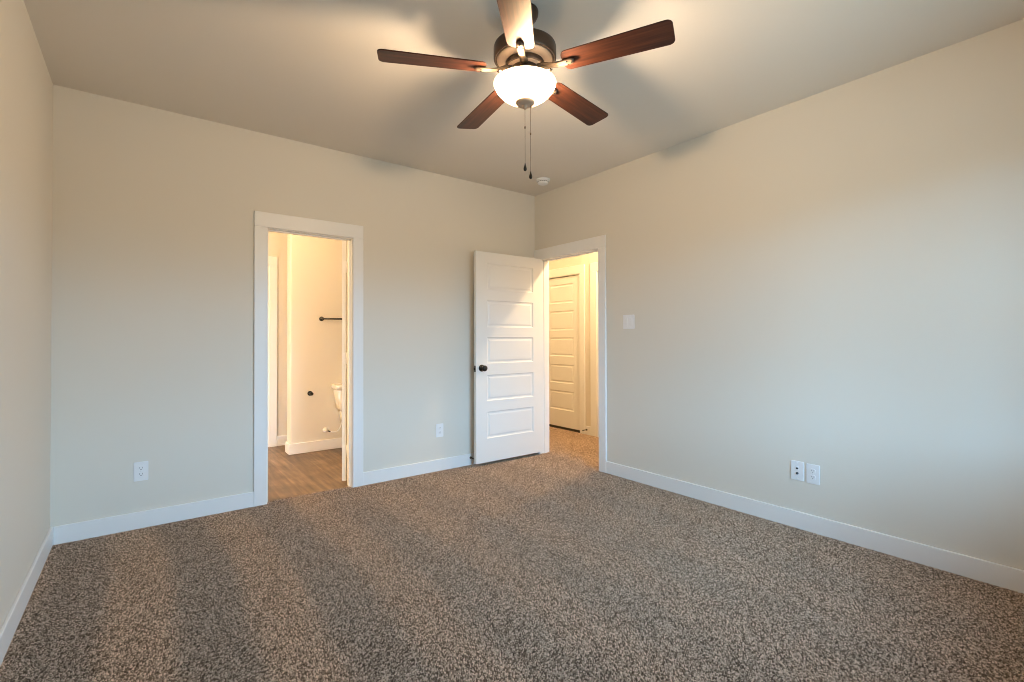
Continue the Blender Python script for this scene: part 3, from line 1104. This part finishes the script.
bm = BM()
loft_rings(bm, [oval(0, -0.32, 0.115, 0.20, 0.20, 0.0), oval(0, -0.32, 0.108, 0.19, 0.19, 0.03), oval(0, -0.33, 0.100, 0.17, 0.19, 0.14), oval(0, -0.38, 0.130, 0.22, 0.22, 0.24),
                oval(0, -0.43, 0.172, 0.275, 0.25, 0.33), oval(0, -0.44, 0.185, 0.285, 0.255, 0.375), oval(0, -0.44, 0.185, 0.285, 0.255, 0.392),
                oval(0, -0.44, 0.145, 0.24, 0.19, 0.392), oval(0, -0.43, 0.12, 0.18, 0.15, 0.30), oval(0, -0.40, 0.06, 0.08, 0.07, 0.22)])
loft(bm, [(-0.15, 0.15, -0.26, -0.03, 0.30), (-0.16, 0.16, -0.27, -0.02, 0.384), (-0.15, 0.15, -0.20, -0.03, 0.440)], 0.04)
obj('bowl', bm, 'porcelain', to)
bm = BM()
loft_rings(bm, [oval(0, -0.44, 0.186, 0.286, 0.235, 0.393), oval(0, -0.44, 0.188, 0.289, 0.238, 0.400), oval(0, -0.44, 0.186, 0.286, 0.235, 0.410), oval(0, -0.44, 0.12, 0.20, 0.15, 0.410), oval(0, -0.44, 0.12, 0.20, 0.15, 0.393), oval(0, -0.44, 0.186, 0.286, 0.235, 0.393)], False, False)
bmesh.ops.remove_doubles(bm, verts=bm.verts, dist=1e-5)
obj('seat', bm, 'porcelain', to)
bm = BM()
loft_rings(bm, [oval(0, -0.44, 0.187, 0.288, 0.237, 0.411), oval(0, -0.44, 0.189, 0.290, 0.239, 0.418), oval(0, -0.44, 0.180, 0.280, 0.230, 0.428), oval(0, -0.44, 0.12, 0.2, 0.16, 0.431)])
obj('seat_lid', bm, 'porcelain', to)
# supply stop on the wall and hose to the tank
bm = BM()
lathe(bm, [(0, 0), (0.030, 0), (0.029, 0.006), (0.018, 0.012), (0.0085, 0.013), (0.0085, 0.045), (0, 0.045)], 24, Matrix.Translation((-0.296, 0, 0.217)) @ OUT)
lathe(bm, [(0, -0.004), (0.012, -0.002), (0.012, 0.020), (0, 0.022)], 16, Matrix.Translation((-0.296, -0.035, 0.217)) @ OUT)
sv = obj('supply_valve', bm, 'plastic', to)
bm = BM(); tube(bm, [(-0.296, -0.045, 0.217), (-0.271, -0.052, 0.210), (-0.256, -0.056, 0.203)], 0.007, 10)
obj('valve_handle', bm, 'black', sv)
def bez(a, b_, c, d, n=20):
    out = []
    for i in range(n + 1):
        t_ = i / n
        out.append(tuple((1 - t_) ** 3 * a[q] + 3 * (1 - t_) ** 2 * t_ * b_[q] + 3 * (1 - t_) * t_ * t_ * c[q] + t_ ** 3 * d[q] for q in range(3)))
    return out
bm = BM(); tube(bm, bez((-0.256, -0.056, 0.203), (-0.17, -0.07, 0.17), (-0.138, -0.09, 0.24), (-0.138, -0.10, 0.40)), 0.0058, 10)
obj('supply_hose', bm, 'plastic', to)
bm = BM(); lathe(bm, [(0, 0.398), (0.014, 0.398), (0.014, 0.426), (0.010, 0.440), (0, 0.440)], 12, Matrix.Translation((-0.138, -0.10, 0)))
obj('coupling_nut', bm, 'black', to)


# ------------------------------------------------------------------ lamps in the rooms beyond
def flush_lamp(loc, watts, label):
    l = empty('ceiling_lamp', loc)
    tag(l, label, 'ceiling lamp')
    bm = BM(); lathe(bm, [(0, 0), (0.15, 0), (0.15, -0.018), (0.14, -0.022), (0, -0.022)], 40)
    obj('base', bm, 'bronze', l)
    bm = BM(); lathe(bm, [(0, -0.0225), (0.134, -0.0225), (0.13, -0.045), (0.10, -0.068), (0.05, -0.080), (0.0, -0.083)], 40)
    obj('diffuser', bm, 'lens', l)
    point('lamp_light', (0, 0, -0.135), watts, WARM, 0.05, l)


flush_lamp((1.30, 0.75, H), 22.0, 'unseen flush ceiling lamp added in the bathroom to light its doorway carpet')  # extra lamp, added to brighten the carpet at the bathroom threshold
wl = empty('wall_lamp', (BATH_L, 0.36, 2.06))
tag(wl, 'bronze wall lamp with a frosted shade inside the bathroom', 'wall lamp')
XOUT = Matrix(((0, 0, 1, 0), (0, 1, 0, 0), (-1, 0, 0, 0), (0, 0, 0, 1)))
bm = BM(); lathe(bm, [(0, 0), (0.055, 0), (0.055, 0.012), (0.045, 0.02), (0, 0.02)], 28, XOUT)
obj('back_plate', bm, 'bronze', wl)
bm = BM(); tube(bm, [(0.015, 0, 0), (0.09, 0, 0.0), (0.125, 0, -0.02), (0.13, 0, -0.05)], 0.008, 10)
obj('arm', bm, 'bronze', wl)
bm = BM(); lathe(bm, [(0.024, -0.05), (0.035, -0.06), (0.055, -0.10), (0.066, -0.15), (0.068, -0.165), (0.065, -0.165), (0.052, -0.10), (0.032, -0.062), (0.022, -0.053)], 32, Matrix.Translation((0.13, 0, 0)), cap=False)
obj('glass_shade', bm, 'bowl', wl)
point('lamp_light', (0.13, 0, -0.125), BATH_W, WARM, 0.03, wl)
flush_lamp((4.42, -0.75, H), HALL_W * 1.2, 'round flush ceiling lamp in the hall opposite the bedroom doorway')
flush_lamp((4.42, 2.15, H), HALL_W * 0.35, 'round flush ceiling lamp farther down the hall')
